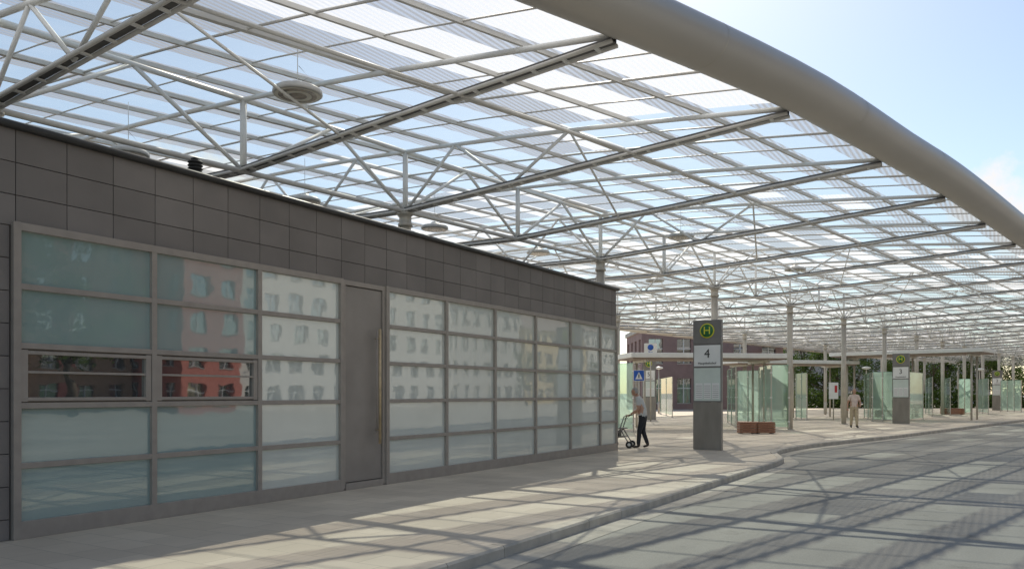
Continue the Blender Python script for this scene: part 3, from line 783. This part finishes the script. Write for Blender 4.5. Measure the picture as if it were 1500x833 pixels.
J['knR'] = ((.10, .0, .49), .075); J['anR'] = ((.10, -.13, .13), .058); J['heR'] = ((.10, -.15, .07), .045); J['toR'] = ((.11, .0, .035), .035)
x, y = cw(941, 22.9)
fd = (Vector((-CS, -SN))*.95+Vector((-SN, CS))*.3).normalized(); yw = math.atan2(-fd.x, fd.y)
person('man_with_walker', (x, y, 0), yw, J, bodyE(), dict(skin=M['skin'], shirt=M['shirt'], trouser=M['trouser'], shoe=M['shoe']), (0, .215, 1.615),
       [((-.215, .32, .96), (0, 1, -.25), (0, -.1, -1), 1), ((.215, .32, .96), (0, 1, -.25), (0, -.1, -1), -1)])
e = empty('rollator', (x, y, 0), yw); m = MB(); fw = MB()
for s in (-1, 1):
    m.tube([(s*.215, .32, .935), (s*.215, .44, .935)], .017, M['black'], 10)
    m.tube([(s*.215, .44, .935), (s*.24, .50, .88), (s*.25, .62, .5), (s*.27, .82, .16)], .016, M['pillar_top'], 8)
    m.tube([(s*.25, .60, .55), (s*.26, .45, .3), (s*.27, .34, .12)], .016, M['pillar_top'], 8)
    m.tube([(s*.25, .45, .32), (s*.26, .72, .32)], .013, M['pillar_top'], 8)
    m.tube([(s*.215, .40, .91), (s*.22, .5, .82)], .006, M['dark'], 5)
    for yy in (.34, .84):
        fw.lathe((s*.275-.016, yy, .10), [(.05, 0), (.095, 0), (.1, .006), (.1, .026), (.095, .032), (.05, .032)], M['black'], 18, (1, 0, 0))
        fw.lathe((s*.275-.02, yy, .10), [(.03, 0), (.045, .002), (.045, .038), (.03, .04)], M['steel'], 12, (1, 0, 0))
m.tube([(-.25, .62, .52), (.25, .62, .52)], .011, M['pillar_top'], 8); m.tube([(-.26, .74, .3), (.26, .74, .3)], .010, M['pillar_top'], 8)
m.box((0, .56, .56), (.46, .2, .025), M['black'], 0, .006); m.box((0, .72, .4), (.38, .16, .2), M['dark'], 0, .02)
m.build('frame', e); fw.build('wheels', e)
J = dict(pelvis=((0, 0, .96), .155), spine=((0, .01, 1.14), .16), chest=((0, .02, 1.36), .16), neck=((0, .03, 1.51), .065), neck2=((0, .045, 1.59), .052))
for s, x_ in (('L', -1), ('R', 1)):
    J['sh'+s] = ((x_*.175, .02, 1.43), .08); J['sl'+s] = ((x_*.225, .01, 1.25), .068); J['hp'+s] = ((x_*.09, 0, .89), .113)
J['elL'] = ((-.27, .0, 1.14), .044); J['wrL'] = ((-.22, .2, 1.02), .029); J['elR'] = ((.27, -.03, 1.13), .044); J['wrR'] = ((.29, .06, .89), .029)
J['knL'] = ((-.10, .08, .51), .08); J['anL'] = ((-.10, .10, .11), .062); J['heL'] = ((-.10, .09, .05), .045); J['toL'] = ((-.12, .26, .035), .035)
J['knR'] = ((.10, -.01, .51), .08); J['anR'] = ((.10, -.12, .12), .062); J['heR'] = ((.10, -.13, .06), .045); J['toR'] = ((.12, .03, .035), .035)
x2, y2 = cw(1251, 36.2); fd = Vector((-x2, -y2)).normalized(); yw2 = math.atan2(-fd.x, fd.y)+.25
person('walking_man', (x2, y2, 0), yw2, J, bodyE(), dict(skin=M['skin'], shirt=M['pink'], trouser=M['beige'], shoe=M['shoe']), (0, .06, 1.665),
       [((-.22, .205, 1.015), (.2, .9, -.3), (.6, -.3, -.6), -1), ((.29, .065, .885), (0, .25, -1), (-.3, .9, 0), 1)], bald=True)

# ------------------------------------------------------------------ world + sun
w = bpy.data.worlds.new('World'); scene.world = w; w.use_nodes = True; nt = w.node_tree; nt.nodes.clear()
out = N(nt, 'ShaderNodeOutputWorld'); bg = N(nt, 'ShaderNodeBackground'); bg.inputs[1].default_value = .145
sky = N(nt, 'ShaderNodeTexSky', sky_type='NISHITA'); sky.sun_disc = False
AZ, EL = R(-24), R(42)
sky.sun_elevation = EL; sky.sun_rotation = AZ % (2*math.pi); sky.air_density = 1.0; sky.dust_density = .6; sky.ozone_density = 1.0
tc = N(nt, 'ShaderNodeTexCoord')
nz = N(nt, 'ShaderNodeTexNoise'); nz.inputs['Scale'].default_value = 14; nz.inputs['Detail'].default_value = 8; nz.inputs['Roughness'].default_value = .6
nt.links.new(tc.outputs['Generated'], nz.inputs['Vector'])
facs = []
for c, rad in (((.012, .980, .20), .055), ((.07, .985, .165), .075), ((.20, .96, .17), .06), ((-.75, .6, .22), .09), ((.8, .3, .3), .12), ((.5, -.8, .28), .12)):
    sb_ = N(nt, 'ShaderNodeVectorMath', operation='SUBTRACT'); sb_.inputs[1].default_value = c; nt.links.new(tc.outputs['Generated'], sb_.inputs[0])
    ml = N(nt, 'ShaderNodeVectorMath', operation='MULTIPLY'); ml.inputs[1].default_value = (1, 1, 1.5); nt.links.new(sb_.outputs[0], ml.inputs[0])
    ln_ = N(nt, 'ShaderNodeVectorMath', operation='LENGTH'); nt.links.new(ml.outputs[0], ln_.inputs[0])
    a_ = N(nt, 'ShaderNodeMath', operation='MULTIPLY_ADD'); a_.inputs[1].default_value = .28; a_.inputs[2].default_value = rad-.14; nt.links.new(nz.outputs['Fac'], a_.inputs[0])
    d_ = N(nt, 'ShaderNodeMath', operation='SUBTRACT'); nt.links.new(a_.outputs[0], d_.inputs[0]); nt.links.new(ln_.outputs['Value'], d_.inputs[1])
    e_ = N(nt, 'ShaderNodeMath', operation='DIVIDE', use_clamp=True); e_.inputs[1].default_value = .05; nt.links.new(d_.outputs[0], e_.inputs[0]); facs.append(e_)
cur = facs[0]
for f in facs[1:]:
    mxn = N(nt, 'ShaderNodeMath', operation='MAXIMUM'); nt.links.new(cur.outputs[0], mxn.inputs[0]); nt.links.new(f.outputs[0], mxn.inputs[1]); cur = mxn
mx = N(nt, 'ShaderNodeMix', data_type='RGBA'); mx.inputs[7].default_value = (6.7, 6.6, 6.6, 1)
nt.links.new(cur.outputs[0], mx.inputs[0]); nt.links.new(sky.outputs[0], mx.inputs[6]); nt.links.new(mx.outputs[2], bg.inputs[0]); nt.links.new(bg.outputs[0], out.inputs[0])
sun = bpy.data.lights.new('sun', 'SUN'); sun.energy = 5.0; sun.angle = R(.5); sun.color = (1, .91, .77)
so = bpy.data.objects.new('sun', sun); scene.collection.objects.link(so)
sd = Vector((math.sin(AZ)*math.cos(EL), math.cos(AZ)*math.cos(EL), math.sin(EL)))
so.rotation_euler = sd.to_track_quat('Z', 'Y').to_euler(); so.location = (0, 0, 30)
scene.view_settings.view_transform = 'Standard'; scene.view_settings.look = 'None'; scene.view_settings.exposure = 0; scene.view_settings.gamma = 1
scene.cycles.transparent_max_bounces = 12
